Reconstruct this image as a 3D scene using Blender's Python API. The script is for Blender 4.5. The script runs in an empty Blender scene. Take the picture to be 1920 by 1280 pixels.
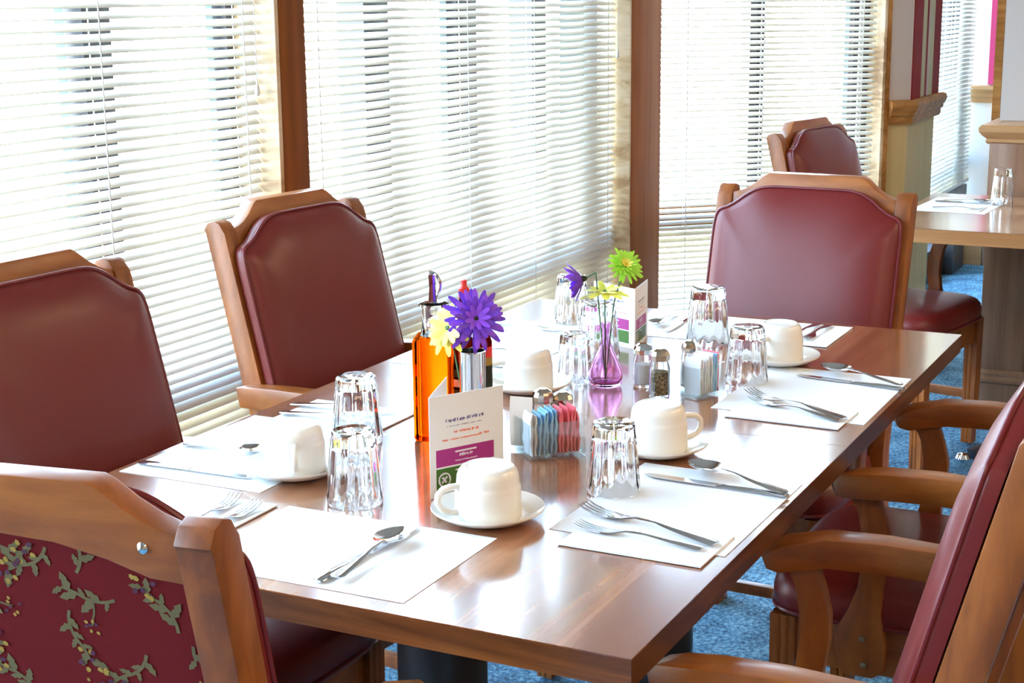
import bpy, bmesh, math, random
from mathutils import Vector, Matrix
random.seed(7)
PI = math.pi
sc = bpy.context.scene
col = sc.collection

# ------------------------------------------------------------------ camera
cd = bpy.data.cameras.new('camera'); cam = bpy.data.objects.new('camera', cd); col.objects.link(cam)
F = Vector((0.87281389, 0.43749772, -0.21631377)); R_ = Vector((0.4462643, -0.89485388, -0.00920356))
U_ = Vector((0.19759575, 0.08850012, 0.97628052)); CP = Vector((-1.4387825, -0.58418912, 1.44175591))
cam.matrix_world = Matrix(((R_.x, U_.x, -F.x, CP.x), (R_.y, U_.y, -F.y, CP.y), (R_.z, U_.z, -F.z, CP.z), (0, 0, 0, 1)))
cd.sensor_width = 36; cd.lens = 2955.61 * 36 / 1920; cd.clip_start = .05; cd.clip_end = 200
sc.camera = cam

# ------------------------------------------------------------------ daylight, exposure
w = bpy.data.worlds.new('daylight'); sc.world = w; w.use_nodes = True
nt = w.node_tree; bg = nt.nodes['Background']
tc = nt.nodes.new('ShaderNodeTexCoord'); sp = nt.nodes.new('ShaderNodeSeparateXYZ'); cr = nt.nodes.new('ShaderNodeValToRGB')
nt.links.new(tc.outputs['Generated'], sp.inputs[0]); nt.links.new(sp.outputs['Z'], cr.inputs[0]); nt.links.new(cr.outputs[0], bg.inputs[0])
cr.color_ramp.elements[0].color = (1, .97, .9, 1); cr.color_ramp.elements[1].color = (.36, .64, 1, 1)
e = cr.color_ramp.elements.new(.12); e.color = (.56, .78, 1, 1)
bg.inputs[1].default_value = 26.0
sc.view_settings.view_transform = 'Standard'; sc.view_settings.look = 'None'
sc.view_settings.exposure = 0.15; sc.view_settings.gamma = 1
sc.view_settings.use_curve_mapping = False
sc.cycles.use_denoising = True
sc.cycles.max_bounces = 10; sc.cycles.transparent_max_bounces = 16; sc.cycles.transmission_bounces = 10
sc.cycles.sample_clamp_indirect = 8
FILL_LEVEL = 34.0

# ------------------------------------------------------------------ materials
def newmat(name):
    m = bpy.data.materials.new(name); m.use_nodes = True
    return m, m.node_tree, m.node_tree.nodes['Principled BSDF']
def pm(name, c, rough=.5, metal=0, **k):
    m, t, b = newmat(name)
    b.inputs['Base Color'].default_value = (*c, 1); b.inputs['Roughness'].default_value = rough; b.inputs['Metallic'].default_value = metal
    for kk, v in k.items(): b.inputs[kk.replace('_', ' ')].default_value = v
    return m
def noise(t, scale, detail=3, vec=None, rough=.5, dist=0):
    n = t.nodes.new('ShaderNodeTexNoise'); n.inputs['Scale'].default_value = scale; n.inputs['Detail'].default_value = detail
    n.inputs['Roughness'].default_value = rough; n.inputs['Distortion'].default_value = dist
    if vec: t.links.new(vec, n.inputs['Vector'])
    return n
def mapping(t, sc_, src='Object'):
    c = t.nodes.new('ShaderNodeTexCoord'); m = t.nodes.new('ShaderNodeMapping'); m.inputs['Scale'].default_value = sc_
    t.links.new(c.outputs[src], m.inputs[0]); return m.outputs[0]
def ramp(t, fac, stops):
    r = t.nodes.new('ShaderNodeValToRGB'); t.links.new(fac, r.inputs[0])
    el = r.color_ramp.elements
    while len(el) < len(stops): el.new(.5)
    for e_, (p, c) in zip(el, stops): e_.position = p; e_.color = (*c, 1)
    return r.outputs[0]
def bump(t, b, h, s, d=.002):
    n = t.nodes.new('ShaderNodeBump'); n.inputs['Strength'].default_value = s; n.inputs['Distance'].default_value = d
    t.links.new(h, n.inputs['Height']); t.links.new(n.outputs[0], b.inputs['Normal'])
def wood(name, dark, mid, light, axis='Z', fine=55, rough=.35, coat=.3, stretch=.06, dist=1.2):
    m, t, b = newmat(name)
    s = [1, 1, 1]; s['XYZ'.index(axis)] = stretch
    v = mapping(t, s)
    n = noise(t, fine, 2 if name == 'table_top' else 6, v, .5 if name == 'table_top' else .6, dist); n2 = noise(t, fine * .16, 3, v, .5, dist)
    mx = t.nodes.new('ShaderNodeMath'); mx.operation = 'MULTIPLY_ADD'; mx.inputs[1].default_value = .45
    t.links.new(n.outputs[0], mx.inputs[0])
    m2 = t.nodes.new('ShaderNodeMath'); m2.operation = 'MULTIPLY'; m2.inputs[1].default_value = .55
    t.links.new(n2.outputs[0], m2.inputs[0]); t.links.new(m2.outputs[0], mx.inputs[2])
    c = ramp(t, mx.outputs[0], [(.41, dark), (.5, mid), (.59, light)])
    t.links.new(c, b.inputs['Base Color']); b.inputs['Roughness'].default_value = rough
    b.inputs['Coat Weight'].default_value = coat; b.inputs['Coat Roughness'].default_value = .15
    if name != 'table_top': bump(t, b, n.outputs[0], .08, .001)
    return m
M = {}
M['chair_wood'] = wood('chair_wood', (.17, .044, .005), (.26, .071, .008), (.35, .105, .013), 'Z', 30, .42, .12, .25, .6)
M['chair_wood_x'] = wood('chair_wood_x', (.21, .058, .007), (.30, .087, .010), (.39, .125, .017), 'X', 30, .42, .12, .2, .6)
M['chair_wood_y'] = wood('chair_wood_y', (.17, .044, .005), (.25, .068, .008), (.34, .102, .013), 'Y', 30, .40, .15, .2, .6)
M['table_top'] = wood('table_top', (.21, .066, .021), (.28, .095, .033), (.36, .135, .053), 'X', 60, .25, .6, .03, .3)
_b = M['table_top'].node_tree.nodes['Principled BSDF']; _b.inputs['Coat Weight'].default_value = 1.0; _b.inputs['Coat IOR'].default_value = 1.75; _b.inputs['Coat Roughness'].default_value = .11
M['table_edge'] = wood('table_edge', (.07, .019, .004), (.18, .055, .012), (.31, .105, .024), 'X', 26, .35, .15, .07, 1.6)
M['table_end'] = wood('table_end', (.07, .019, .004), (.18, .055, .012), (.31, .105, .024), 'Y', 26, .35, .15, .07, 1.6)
M['far_table'] = wood('far_table', (.30, .15, .075), (.40, .22, .12), (.5, .3, .17), 'Y', 30, .16, .5, .06, 1.0)
M['far_edge'] = wood('far_edge', (.38, .17, .06), (.46, .22, .085), (.54, .28, .12), 'Y', 30, .3, .2, .06, 1.0)
M['post'] = wood('post_wood', (.20, .055, .012), (.27, .08, .018), (.34, .11, .028), 'Z', 24, .6, .0, .05, .8)
SPEC0 = ('post_wood', 'trim_wood', 'wainscot_beige', 'cream_paint', 'stripe_red', 'burgundy_fabric')
M['trim_wood'] = wood('trim_wood', (.24, .085, .015), (.34, .13, .028), (.45, .20, .055), 'Y', 26, .6, .0, .08, .8)
M['reveal'] = wood('reveal_wood', (.38, .22, .10), (.62, .43, .24), (.72, .56, .38), 'Y', 26, .4, .2, .3, 1.2)
M['pier'] = wood('pier_wood', (.20, .10, .05), (.28, .15, .08), (.34, .19, .11), 'Z', 26, .4, .2, .06, .6)
M['mantle'] = wood('mantle_wood', (.36, .19, .075), (.46, .26, .11), (.56, .34, .16), 'Y', 20, .35, .3, .05, .6)
def vinyl(name, c, rough=.32):
    m, t, b = newmat(name); b.inputs['Base Color'].default_value = (*c, 1); b.inputs['Roughness'].default_value = rough
    b.inputs['Coat Weight'].default_value = .12; b.inputs['Coat Roughness'].default_value = .22; b.inputs['Specular IOR Level'].default_value = .35
    n = noise(t, 350, 2, mapping(t, (1, 1, 1))); bump(t, b, n.outputs[0], .12, .0006)
    return m
M['vinyl'] = vinyl('burgundy_vinyl', (.15, .013, .011), .38)
M['piping'] = vinyl('burgundy_piping', (.15, .016, .02), .3)
M['fabric'] = pm('burgundy_fabric', (.125, .008, .011), .9)
M['leaf'] = pm('olive_thread', (.12, .10, .04), .8)
M['yellow'] = pm('yellow_thread', (.33, .21, .035), .8)
M['plum'] = pm('plum_thread', (.07, .015, .05), .8)
M['paper'] = pm('white_paper', (.82, .84, .86), .7)
M['china'] = pm('white_china', (.82, .79, .72), .22, Coat_Weight=.4)
M['steel'] = pm('polished_steel', (.72, .73, .75), .13, 1)
M['chrome'] = pm('chrome', (.85, .86, .88), .06, 1)
M['black'] = pm('black_iron', (.018, .018, .022), .35)
def slat():
    m, t, b = newmat('blind_slat'); b.inputs['Base Color'].default_value = (.76, .745, .70, 1); b.inputs['Roughness'].default_value = .4
    tr = t.nodes.new('ShaderNodeBsdfTranslucent'); tr.inputs[0].default_value = (.9, .86, .78, 1)
    mx = t.nodes.new('ShaderNodeMixShader'); mx.inputs[0].default_value = .12
    t.links.new(b.outputs[0], mx.inputs[1]); t.links.new(tr.outputs[0], mx.inputs[2]); t.links.new(mx.outputs[0], t.nodes['Material Output'].inputs[0]); return m
M['slat'] = slat()
M['cord'] = pm('blind_cord', (.8, .8, .78), .7)
M['bronze'] = pm('dark_bronze_frame', (.035, .035, .045), .4)
M['alu'] = pm('pale_aluminium', (.45, .6, .7), .35)
M['white'] = pm('white_paint', (.75, .77, .8), .5)
M['wallgrey'] = pm('pale_grey_paint', (.56, .55, .56), .6)
M['cream'] = pm('cream_paint', (.56, .44, .36), .7)
M['ceiling'] = pm('ceiling_paint', (.75, .72, .68), .8)
M['backwall'] = pm('back_wall_paint', (.55, .42, .30), .7)
M['wains'] = wood('wainscot_beige', (.55, .37, .14), (.60, .41, .17), (.64, .45, .20), 'Z', 14, .7, .0, .05, .3)
M['ground'] = pm('outside_paving', (.82, .62, .32), .9)
M['red'] = pm('red_petal', (.75, .03, .02), .4)
def glass(name, c=(1, 1, 1), rough=0.0, ior=1.47):
    m, t, b = newmat(name); t.nodes.remove(b); g = t.nodes.new('ShaderNodeBsdfGlass')
    g.inputs[0].default_value = (*c, 1); g.inputs['Roughness'].default_value = rough; g.inputs['IOR'].default_value = ior
    t.links.new(g.outputs[0], t.nodes['Material Output'].inputs[0]); return m
M['glass'] = glass('clear_glass')
M['pinkglass'] = glass('pink_glass', (.995, .80, .97), 0.02, 1.25)
M['amber'] = glass('amber_glass', (.95, .28, .02), .05, 1.3)
M['brownglass'] = glass('brown_glass', (.28, .05, .01), .03, 1.3)
def pane(name):
    m, t, b = newmat(name); t.nodes.remove(b)
    tr = t.nodes.new('ShaderNodeBsdfTransparent'); gl = t.nodes.new('ShaderNodeBsdfGlossy'); gl.inputs['Roughness'].default_value = .02
    mx = t.nodes.new('ShaderNodeMixShader'); mx.inputs[0].default_value = .05; t.links.new(tr.outputs[0], mx.inputs[1]); t.links.new(gl.outputs[0], mx.inputs[2])
    t.links.new(mx.outputs[0], t.nodes['Material Output'].inputs[0]); return m
M['pane'] = pane('window_pane')
def acrylic():
    m, t, b = newmat('clear_acrylic'); t.nodes.remove(b)
    tr = t.nodes.new('ShaderNodeBsdfTransparent'); tr.inputs[0].default_value = (.93, .96, .96, 1); gl = t.nodes.new('ShaderNodeBsdfGlossy'); gl.inputs['Roughness'].default_value = .08
    mx = t.nodes.new('ShaderNodeMixShader'); mx.inputs[0].default_value = .10; t.links.new(tr.outputs[0], mx.inputs[1]); t.links.new(gl.outputs[0], mx.inputs[2])
    t.links.new(mx.outputs[0], t.nodes['Material Output'].inputs[0]); return m
M['acrylic'] = acrylic()
def carpet():
    m, t, b = newmat('blue_carpet'); v = mapping(t, (1, 1, 1))
    n = noise(t, 90, 5, v, .7); n2 = noise(t, 9, 3, v, .6)
    a = t.nodes.new('ShaderNodeMath'); a.operation = 'MULTIPLY_ADD'; a.inputs[1].default_value = .7
    t.links.new(n.outputs[0], a.inputs[0]); q = t.nodes.new('ShaderNodeMath'); q.operation = 'MULTIPLY'; q.inputs[1].default_value = .3
    t.links.new(n2.outputs[0], q.inputs[0]); t.links.new(q.outputs[0], a.inputs[2])
    c = ramp(t, a.outputs[0], [(.40, (.012, .045, .085)), (.5, (.06, .19, .32)), (.61, (.22, .44, .60))])
    t.links.new(c, b.inputs['Base Color']); b.inputs['Roughness'].default_value = .9; bump(t, b, n.outputs[0], 1, .01); return m
M['carpet'] = carpet()
def herbs():
    m, t, b = newmat('dried_pepper'); n = noise(t, 260, 3, mapping(t, (1, 1, 1)), .7)
    t.links.new(ramp(t, n.outputs[0], [(.42, (.03, .02, .005)), (.52, (.16, .10, .03)), (.6, (.32, .25, .12))]), b.inputs['Base Color']); b.inputs['Roughness'].default_value = .8; return m
M['pepper'] = herbs(); M['salt'] = pm('salt', (.85, .85, .85), .8)
M['capmetal'] = pm('shaker_cap', (.55, .45, .36), .2, 1)
M['blue_packet'] = pm('blue_packet', (.28, .55, .80), .5); M['pink_packet'] = pm('pink_packet', (.85, .16, .20), .5)
M['white_packet'] = pm('white_packet', (.74, .74, .76), .55); M['tan_packet'] = pm('tan_packet', (.70, .58, .48), .55)
M['navy'] = pm('navy_ink', (.03, .04, .16), .6); M['orange_ink'] = pm('orange_ink', (.85, .20, .12), .6)
M['magenta'] = pm('magenta_print', (.36, .02, .19), .5); M['green'] = pm('green_print', (.05, .14, .015), .5)
M['white_ink'] = pm('white_ink', (.75, .7, .78), .6); M['violet_ink'] = pm('violet_ink', (.13, .1, .3), .6); M['grey_ink'] = pm('grey_ink', (.3, .28, .35), .6)
M['purple'] = pm('purple_petal', (.16, .035, .58), .55); M['purple2'] = pm('violet_petal', (.28, .07, .75), .55)
M['lemon'] = pm('yellow_petal', (.80, .72, .10), .55); M['lime'] = pm('lime_petal', (.38, .72, .05), .55)
M['dark_eye'] = pm('dark_eye', (.015, .02, .01), .7); M['stem'] = pm('green_stem', (.05, .14, .04), .6)
M['stripe_red'] = pm('stripe_red', (.24, .010, .008), .8); M['stripe_cream'] = pm('stripe_cream', (.50, .38, .18), .7); M['stripe_pink'] = pm('stripe_pink', (.55, .36, .24), .6)
M['pinktrim'] = pm('pink_curtain', (.75, .08, .28), .8)
M['screw'] = pm('brass_screw', (.45, .33, .2), .3, 1)
def emit(name, c, s):
    m, t, b = newmat(name); t.nodes.remove(b); e = t.nodes.new('ShaderNodeEmission'); e.inputs[0].default_value = (*c, 1); e.inputs[1].default_value = s
    t.links.new(e.outputs[0], t.nodes['Material Output'].inputs[0]); return m

for _m in bpy.data.materials:
    if _m.name in SPEC0: _m.node_tree.nodes['Principled BSDF'].inputs['Specular IOR Level'].default_value = .15

# ------------------------------------------------------------------ mesh helpers
class MB:
    def __init__(s): s.v = []; s.f = []; s.mi = []
    def add(s, vs, fs, mi=0):
        o = len(s.v); s.v += [tuple(x) for x in vs]; s.f += [tuple(i + o for i in f) for f in fs]; s.mi += [mi] * len(fs); return s
    def box(s, x0, x1, y0, y1, z0, z1, mi=0):
        v = [(x, y, z) for z in (z0, z1) for y in (y0, y1) for x in (x0, x1)]
        return s.add(v, [(0, 2, 3, 1), (4, 5, 7, 6), (0, 1, 5, 4), (2, 6, 7, 3), (0, 4, 6, 2), (1, 3, 7, 5)], mi)
    def loft(s, rings, cap=True, mi=0, closed=False):
        n = len(rings[0]); v = [p for r in rings for p in r]; f = []
        m = len(rings)
        for i in range(m if closed else m - 1):
            for j in range(n):
                a, b_ = i * n + j, i * n + (j + 1) % n; c_, d_ = ((i + 1) % m) * n + (j + 1) % n, ((i + 1) % m) * n + j
                f.append((a, b_, c_, d_))
        if cap and not closed: f.append(tuple(range(n - 1, -1, -1))); f.append(tuple((m - 1) * n + j for j in range(n)))
        return s.add(v, f, mi)
    def prism(s, poly, a, b, axis='x', mi=0):
        def P(u, v_, t):
            return {'x': (t, u, v_), 'y': (u, t, v_), 'z': (u, v_, t)}[axis]
        return s.loft([[P(u, v_, a) for u, v_ in poly], [P(u, v_, b) for u, v_ in poly]], mi=mi)
    def lathe(s, prof, c=(0, 0, 0), n=32, mod=None, mi=0, closed=False):
        rings = []
        for r, z in prof:
            ring = []
            for k in range(n):
                a = 2 * PI * k / n; rr = r * (mod(k, z) if mod else 1)
                ring.append((c[0] + rr * math.cos(a), c[1] + rr * math.sin(a), c[2] + z))
            rings.append(ring)
        return s.loft(rings, cap=not closed, mi=mi, closed=closed)
    def tube(s, pts, r, n=8, mi=0, closed=False):
        pts = [Vector(p) for p in pts]; rings = []; m = len(pts); up = None
        for i, p in enumerate(pts):
            if closed: t = pts[(i + 1) % m] - pts[i - 1]
            else: t = pts[min(i + 1, m - 1)] - pts[max(i - 1, 0)]
            t.normalize()
            if up is None:
                up = Vector((0, 0, 1)) if abs(t.z) < .9 else Vector((1, 0, 0))
            a = t.cross(up)
            if a.length < 1e-5: a = t.orthogonal()
            a.normalize(); up = a.cross(t).normalized()
            rr = r[i] if isinstance(r, (list, tuple)) else r
            rings.append([p + (a * math.cos(2 * PI * k / n) + up * math.sin(2 * PI * k / n)) * rr for k in range(n)])
        return s.loft(rings, closed=closed, mi=mi)
    def bar(s, pts, ws, hs, rad=.3, mi=0):
        """rounded-rectangle sweep; pts in space, width across (horizontal), height vertical"""
        pts = [Vector(p) for p in pts]; rings = []
        base = []
        for q, (sx, sy) in enumerate(((1, 1), (-1, 1), (-1, -1), (1, -1))):
            for k in range(3):
                a = q * PI / 2 + k * PI / 4
                base.append((sx * (1 - rad) + rad * math.cos(a), sy * (1 - rad) + rad * math.sin(a)))
        for i, p in enumerate(pts):
            t = (pts[min(i + 1, len(pts) - 1)] - pts[max(i - 1, 0)]).normalized()
            a = Vector((0, 0, 1)).cross(t)
            a = a.normalized() if a.length > 1e-4 else Vector((1, 0, 0))
            b_ = t.cross(a).normalized()
            rings.append([p + a * (u * ws[i] / 2) + b_ * (v_ * hs[i] / 2) for u, v_ in base])
        return s.loft(rings, mi=mi)
    def build(s, name, mats, parent=None, bevel=0, smooth=35, seg=2, xf=None):
        me = bpy.data.meshes.new(name); me.from_pydata(s.v, [], s.f)
        if not isinstance(mats, (list, tuple)): mats = [mats]
        for m in mats: me.materials.append(m)
        for p, i in zip(me.polygons, s.mi): p.material_index = i
        bm = bmesh.new(); bm.from_mesh(me); bmesh.ops.recalc_face_normals(bm, faces=bm.faces[:])
        if xf: bmesh.ops.transform(bm, matrix=xf, verts=bm.verts[:])
        if bevel:
            ed = [e_ for e_ in bm.edges if len(e_.link_faces) == 2 and e_.calc_face_angle(0) > .6]
            bmesh.ops.bevel(bm, geom=ed, offset=bevel, segments=seg, profile=.6, affect='EDGES', clamp_overlap=True)
        bm.to_mesh(me); bm.free()
        if smooth:
            me.shade_smooth(); me.set_sharp_from_angle(angle=math.radians(smooth))
        o = bpy.data.objects.new(name, me); col.objects.link(o)
        if parent: o.parent = parent
        return o
def tag(o, label, cat, group=None, kind=None):
    if label: o['label'] = label
    if cat: o['category'] = cat
    if group: o['group'] = group
    if kind: o['kind'] = kind
    return o
def empty(name, loc=(0, 0, 0), rz=0, label=None, cat=None, group=None):
    o = bpy.data.objects.new(name, None); o.empty_display_size = .05; col.objects.link(o)
    o.location = loc; o.rotation_euler = (0, 0, rz); return tag(o, label, cat, group)
def copy_tree(o, parent=None):
    c_ = o.copy(); col.objects.link(c_)
    if parent: c_.parent = parent
    for ch in list(o.children):
        if ch.name in bpy.data.objects: copy_tree(ch, c_)
    return c_
def place(o, loc, rz=0, label=None, group=None):
    o.location = loc; o.rotation_euler = (o.rotation_euler[0], o.rotation_euler[1], rz)
    if label: o['label'] = label
    if group: o['group'] = group
    return o
def struct(o): o['kind'] = 'structure'; return o
def smooth_poly(pts, it=2):
    for _ in range(it):
        q = []
        for i in range(len(pts)):
            a, b_ = pts[i], pts[(i + 1) % len(pts)]
            q += [(a[0] * .75 + b_[0] * .25, a[1] * .75 + b_[1] * .25), (a[0] * .25 + b_[0] * .75, a[1] * .25 + b_[1] * .75)]
        pts = q
    return pts

# ------------------------------------------------------------------ room shell
YB, YF = 1.5, 1.44            # blind plane, room face of the posts
struct(MB().box(-5, 9, -5.5, 1.62, -.06, 0).build('floor', M['carpet'], smooth=0))
struct(MB().box(-5, 9, -5.5, 1.75, 2.6, 2.7).build('ceiling', M['ceiling'], smooth=0))
struct(MB().box(-5.1, -5, -5.5, 1.75, 0, 2.6).build('wall_back', M['backwall'], smooth=0))
struct(MB().box(-5, 9, -5.6, -5.5, 0, 2.6).build('wall_right', M['backwall'], smooth=0))
struct(MB().box(8.9, 9, -5.5, 1.75, 0, 2.6).build('wall_far', M['backwall'], smooth=0))
wl = MB(); wl.box(-5, 3.78, 1.45, 1.75, 0, .13); wl.box(-5, 3.78, 1.45, 1.75, 2.25, 2.6); wl.box(-5, -3.4, 1.45, 1.75, .13, 2.25)
struct(wl.build('wall_left', M['trim_wood'], smooth=0))
gr = MB().box(-14, 20, 1.76, 16, -.4, -.3).build('patio_paving', M['ground'], smooth=0); gr['kind'] = 'structure'; gr.name = 'ground'

def window(n, x0, x1, mull, xf=None, z0=.13, z1=2.25, rail=(.575, .66)):
    """frame in local x along the wall, y = 0 at the blind plane, +y outdoors"""
    f = MB(); r = empty('window_%d' % n); struct(r)
    if xf: r.matrix_world = xf
    m = MB(); m.box(x0, x1, .045, .11, z0, z0 + .05); m.box(x0, x1, .045, .11, z1 - .05, z1)
    for a, b_ in mull['dark']: m.box(a, b_, .05, .13, z0 + .05, z1 - .05)
    m.build('window_frame', M['bronze'], r, smooth=0)
    if mull.get('pale'):
        m = MB()
        for a, b_ in mull['pale']: m.box(a, b_, .075, .10, z0 + .05, z1 - .05)
        m.build('sash', M['alu'], r, smooth=0)
    MB().box(x0, x1, .04, .12, *rail).build('window_rail', M['trim_wood'], r, smooth=0)
    MB().box(x0, x1, .085, .089, z0 + .05, z1 - .05).build('window_pane', M['pane'], r, smooth=0)
    return r
window(1, -1.0, 1.50, {'dark': [(-.62, -.52), (.20, .285), (.974, 1.056), (1.435, 1.50)], 'pale': [(.925, .95), (1.395, 1.42)]}, Matrix.Translation((0, YB, 0)))
window(2, 1.58, 3.60, {'dark': [(2.005, 2.125), (2.49, 2.612), (2.975, 3.075), (3.5, 3.6)], 'pale': [(2.44, 2.48), (3.23, 3.42)]}, Matrix.Translation((0, YB, 0)))
window(4, -3.4, -1.1, {'dark': [(-2.7, -2.6), (-1.9, -1.8), (-1.2, -1.1)]}, Matrix.Translation((0, YB, 0)))

def blind(x0, x1, xf, label, z0=.15, z1=2.2, tilt=36, cords=(), wand=None, pitch=.0215):
    r = empty('window_blind'); tag(r, label, 'window blind', 'white slatted blinds over the windows'); r.matrix_world = xf
    m = MB(); z = z0 + .03; wd = .0125; t = math.radians(tilt)
    prof = [(-1, -.0), (-.5, .0016), (0, .0022), (.5, .0016), (1, 0)]
    k = 0
    while z < z1 - .03:
        jig = random.uniform(-.0006, .0006); tt = t + random.uniform(-.03, .03)
        up, dn = [], []
        for u, h in prof:
            y = u * wd * math.cos(tt) - h * math.sin(tt); zz = u * wd * math.sin(tt) + h * math.cos(tt)
            up.append((y, z + jig + zz)); dn.append((y + .0003, z + jig + zz - .0005))
        poly = up + dn[::-1]
        m.prism(poly, x0, x1, 'x'); z += pitch; k += 1
    m.build('slats', M['slat'], r, smooth=50)
    MB().box(x0, x1, -.014, .014, z0, z0 + .018).build('bottom_rail', M['slat'], r, bevel=.003)
    MB().box(x0 - .002, x1 + .002, -.02, .02, z1 - .03, z1 + .01).build('headrail', M['slat'], r, bevel=.003)
    for cx in cords:
        c_ = MB()
        for yy in (-.0135, .0135): c_.box(cx - .0012, cx + .0012, yy - .0008, yy + .0008, z0, z1 - .02)
        c_.build('ladder_cord', M['cord'], r, smooth=0)
    if wand:
        c_ = MB(); c_.tube([(wand, -.022, z1 - .03), (wand, -.022, 1.25)], .0012, 6); c_.lathe([(.001, .03), (.004, .022), (.006, .004), (.005, 0), (.001, -.001)], (wand, -.022, 1.225), 12)
        c_.build('pull_cord', M['cord'], r)
    return r
blind(-.98, 1.462, Matrix.Translation((0, YB, 0)), 'wide white slatted blind nearest the camera, left of the first brown post', cords=(-.7, .25, .95, 1.41), wand=1.44)
blind(1.592, 3.494, Matrix.Translation((0, YB, 0)), 'white slatted blind between the two brown posts', cords=(1.70, 2.44, 2.86, 3.42), wand=3.48)
blind(-3.38, -1.12, Matrix.Translation((0, YB, 0)), 'white slatted blind behind the camera side of the room', cords=(-3, -1.5))
# angled bay window
A3 = math.radians(-47); d3 = Vector((math.cos(A3), math.sin(A3), 0)); n3 = Vector((-d3.y, d3.x, 0))
X3 = Matrix.Translation((3.926, 1.5, 0)) @ Matrix.Rotation(A3, 4, 'Z')
window(3, -.10, .93, {'dark': [(.372, .398), (.412, .432), (.795, .815), (.838, .9)], 'pale': [(.399, .411), (.77, .79)]}, X3)
blind(-.09, .857, X3, 'white slatted blind in the angled bay right of the second post', cords=(.1, .40, .80), tilt=33)
wl = MB(); wl.box(-.15, .95, -.04, .16, 0, .13); wl.box(-.15, .95, -.05, .16, 2.25, 2.6); struct(wl.build('wall_bay', M['trim_wood'], smooth=0)).matrix_world = X3
# posts and reveals
struct(MB().box(1.478, 1.578, YF, 1.64, .13, 2.25).build('trim_1', M['post'], bevel=.004))
struct(MB().box(1.464, 1.4775, YF + .002, 1.56, .13, 2.25).build('trim_2', M['reveal'], smooth=0))
pp = [(3.512, YF), (3.778, YF), (3.87, 1.50), (3.87, 1.66), (3.512, 1.66)]
struct(MB().prism(pp, .13, 2.25, 'z').build('trim_3', M['post'], bevel=.003))
struct(MB().box(3.498, 3.5115, YF + .002, 1.56, .13, 2.25).build('trim_4', M['reveal'], smooth=0))
tr = MB().box(.860, .872, -.062, .05, 0.0, 2.6).build('trim_5', M['reveal'], smooth=0); struct(tr); tr.matrix_world = X3
tr = MB().box(.872, .888, -.066, .05, 0.0, 2.6).build('trim_6', M['trim_wood'], smooth=0); struct(tr); tr.matrix_world = X3
# striped pier past the bay
Q = (4.553, .742); E = (5.03, .742)
A0 = X3 @ Vector((.888, -.06, 0))
body = [(A0.x, A0.y), Q, E, (5.03, 1.1), (A0.x + .25, 1.1)]
pr = empty('wall_pier'); struct(pr)
MB().prism(body, 1.03, 2.6, 'z').build('wall_face', M['cream'], pr, smooth=0)
inn = [(A0.x + .004, A0.y + .004), (Q[0] + .004, Q[1] + .008), (E[0] - .006, E[1] + .008), (5.02, 1.09), (A0.x + .25, 1.09)]
MB().prism(inn, 0, .96, 'z').build('wainscot', M['wains'], pr, smooth=0)
st = MB()
for a, b_, mi in ((4.53, 4.70, 0), (4.70, 4.765, 1), (4.765, 4.80, 0), (4.80, 4.84, 2), (4.84, 4.905, 1), (4.905, 5.032, 0)):
    st.box(max(a, 4.553), b_, .7385, .742, 1.03, 2.6, mi)
ln = MB()
st.build('striped_wallpaper', [M['stripe_red'], M['stripe_cream'], M['stripe_pink']], pr, smooth=0)
def moulding(path, prof, name, mat, parent):
    """path: list of plan points, prof: (offset outwards, z)"""
    m = MB(); rings = []
    P = [Vector((*p, 0)) for p in path]
    for i, p in enumerate(P):
        t0 = (P[i] - P[i - 1]).normalized() if i else (P[1] - P[0]).normalized(); t1 = (P[i + 1] - P[i]).normalized() if i < len(P) - 1 else t0
        nn = Vector(((t0 + t1).y, -(t0 + t1).x, 0)).normalized(); k = 1 / max(.4, nn.dot(Vector((t0.y, -t0.x, 0))))
        rings.append([(p.x + nn.x * o_ * k, p.y + nn.y * o_ * k, z) for o_, z in prof])
    m.loft(rings); return m.build(name, mat, parent, smooth=30)
RAIL = [(-.01, 0), (.010, 0), (.014, .012), (.014, .026), (.022, .034), (.022, .044), (.030, .056), (.034, .07), (.030, .084), (.020, .09), (-.01, .09)]
moulding([(A0.x, A0.y), Q, E, (5.03, 1.0)], [(o_, z + .945) for o_, z in RAIL], 'chair_rail', M['trim_wood'], pr)
# far window by the corner, glazed down low with a dark frame
r4 = window(5, 5.03, 7.1, {'dark': [(6.74, 7.0)], 'pale': [(6.35, 6.40), (6.52, 6.56)]}, Matrix.Translation((0, 1.0, 0)), z0=.10, rail=(.52, .58))
blind(5.05, 7.05, Matrix.Translation((0, .985, 0)), 'white slatted blind on the far window beyond the striped pier', z0=.45, cords=(6.40, 6.62, 6.9), tilt=30)
tr = MB().box(5.03, 7.1, 1.03, 1.1, 0, .12).build('trim_7', M['black'], smooth=0); struct(tr)
tr = MB().box(6.72, 7.0, .97, 1.04, 0, .44).build('trim_8', M['black'], smooth=0); struct(tr)
we = empty('wall_end'); struct(we)
m = MB(); m.box(7.1, 7.2, -5.5, 1.1, 0, 2.6); m.build('wall_face', M['white'], we, smooth=0)
MB().box(7.07, 7.1, .89, .995, 0, .12).build('skirting', M['mantle'], we, smooth=0)
moulding([(7.1, .99), (7.1, .86)], [(o_, z + .855) for o_, z in RAIL], 'chair_rail', M['mantle'], we)
MB().box(7.06, 7.1, .835, .875, 0, 2.6).build('corner_trim', M['trim_wood'], we, smooth=0)
MB().box(7.075, 7.1, .876, .905, .95, 2.6).build('curtain_edge', M['pinktrim'], we, smooth=0)
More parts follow.
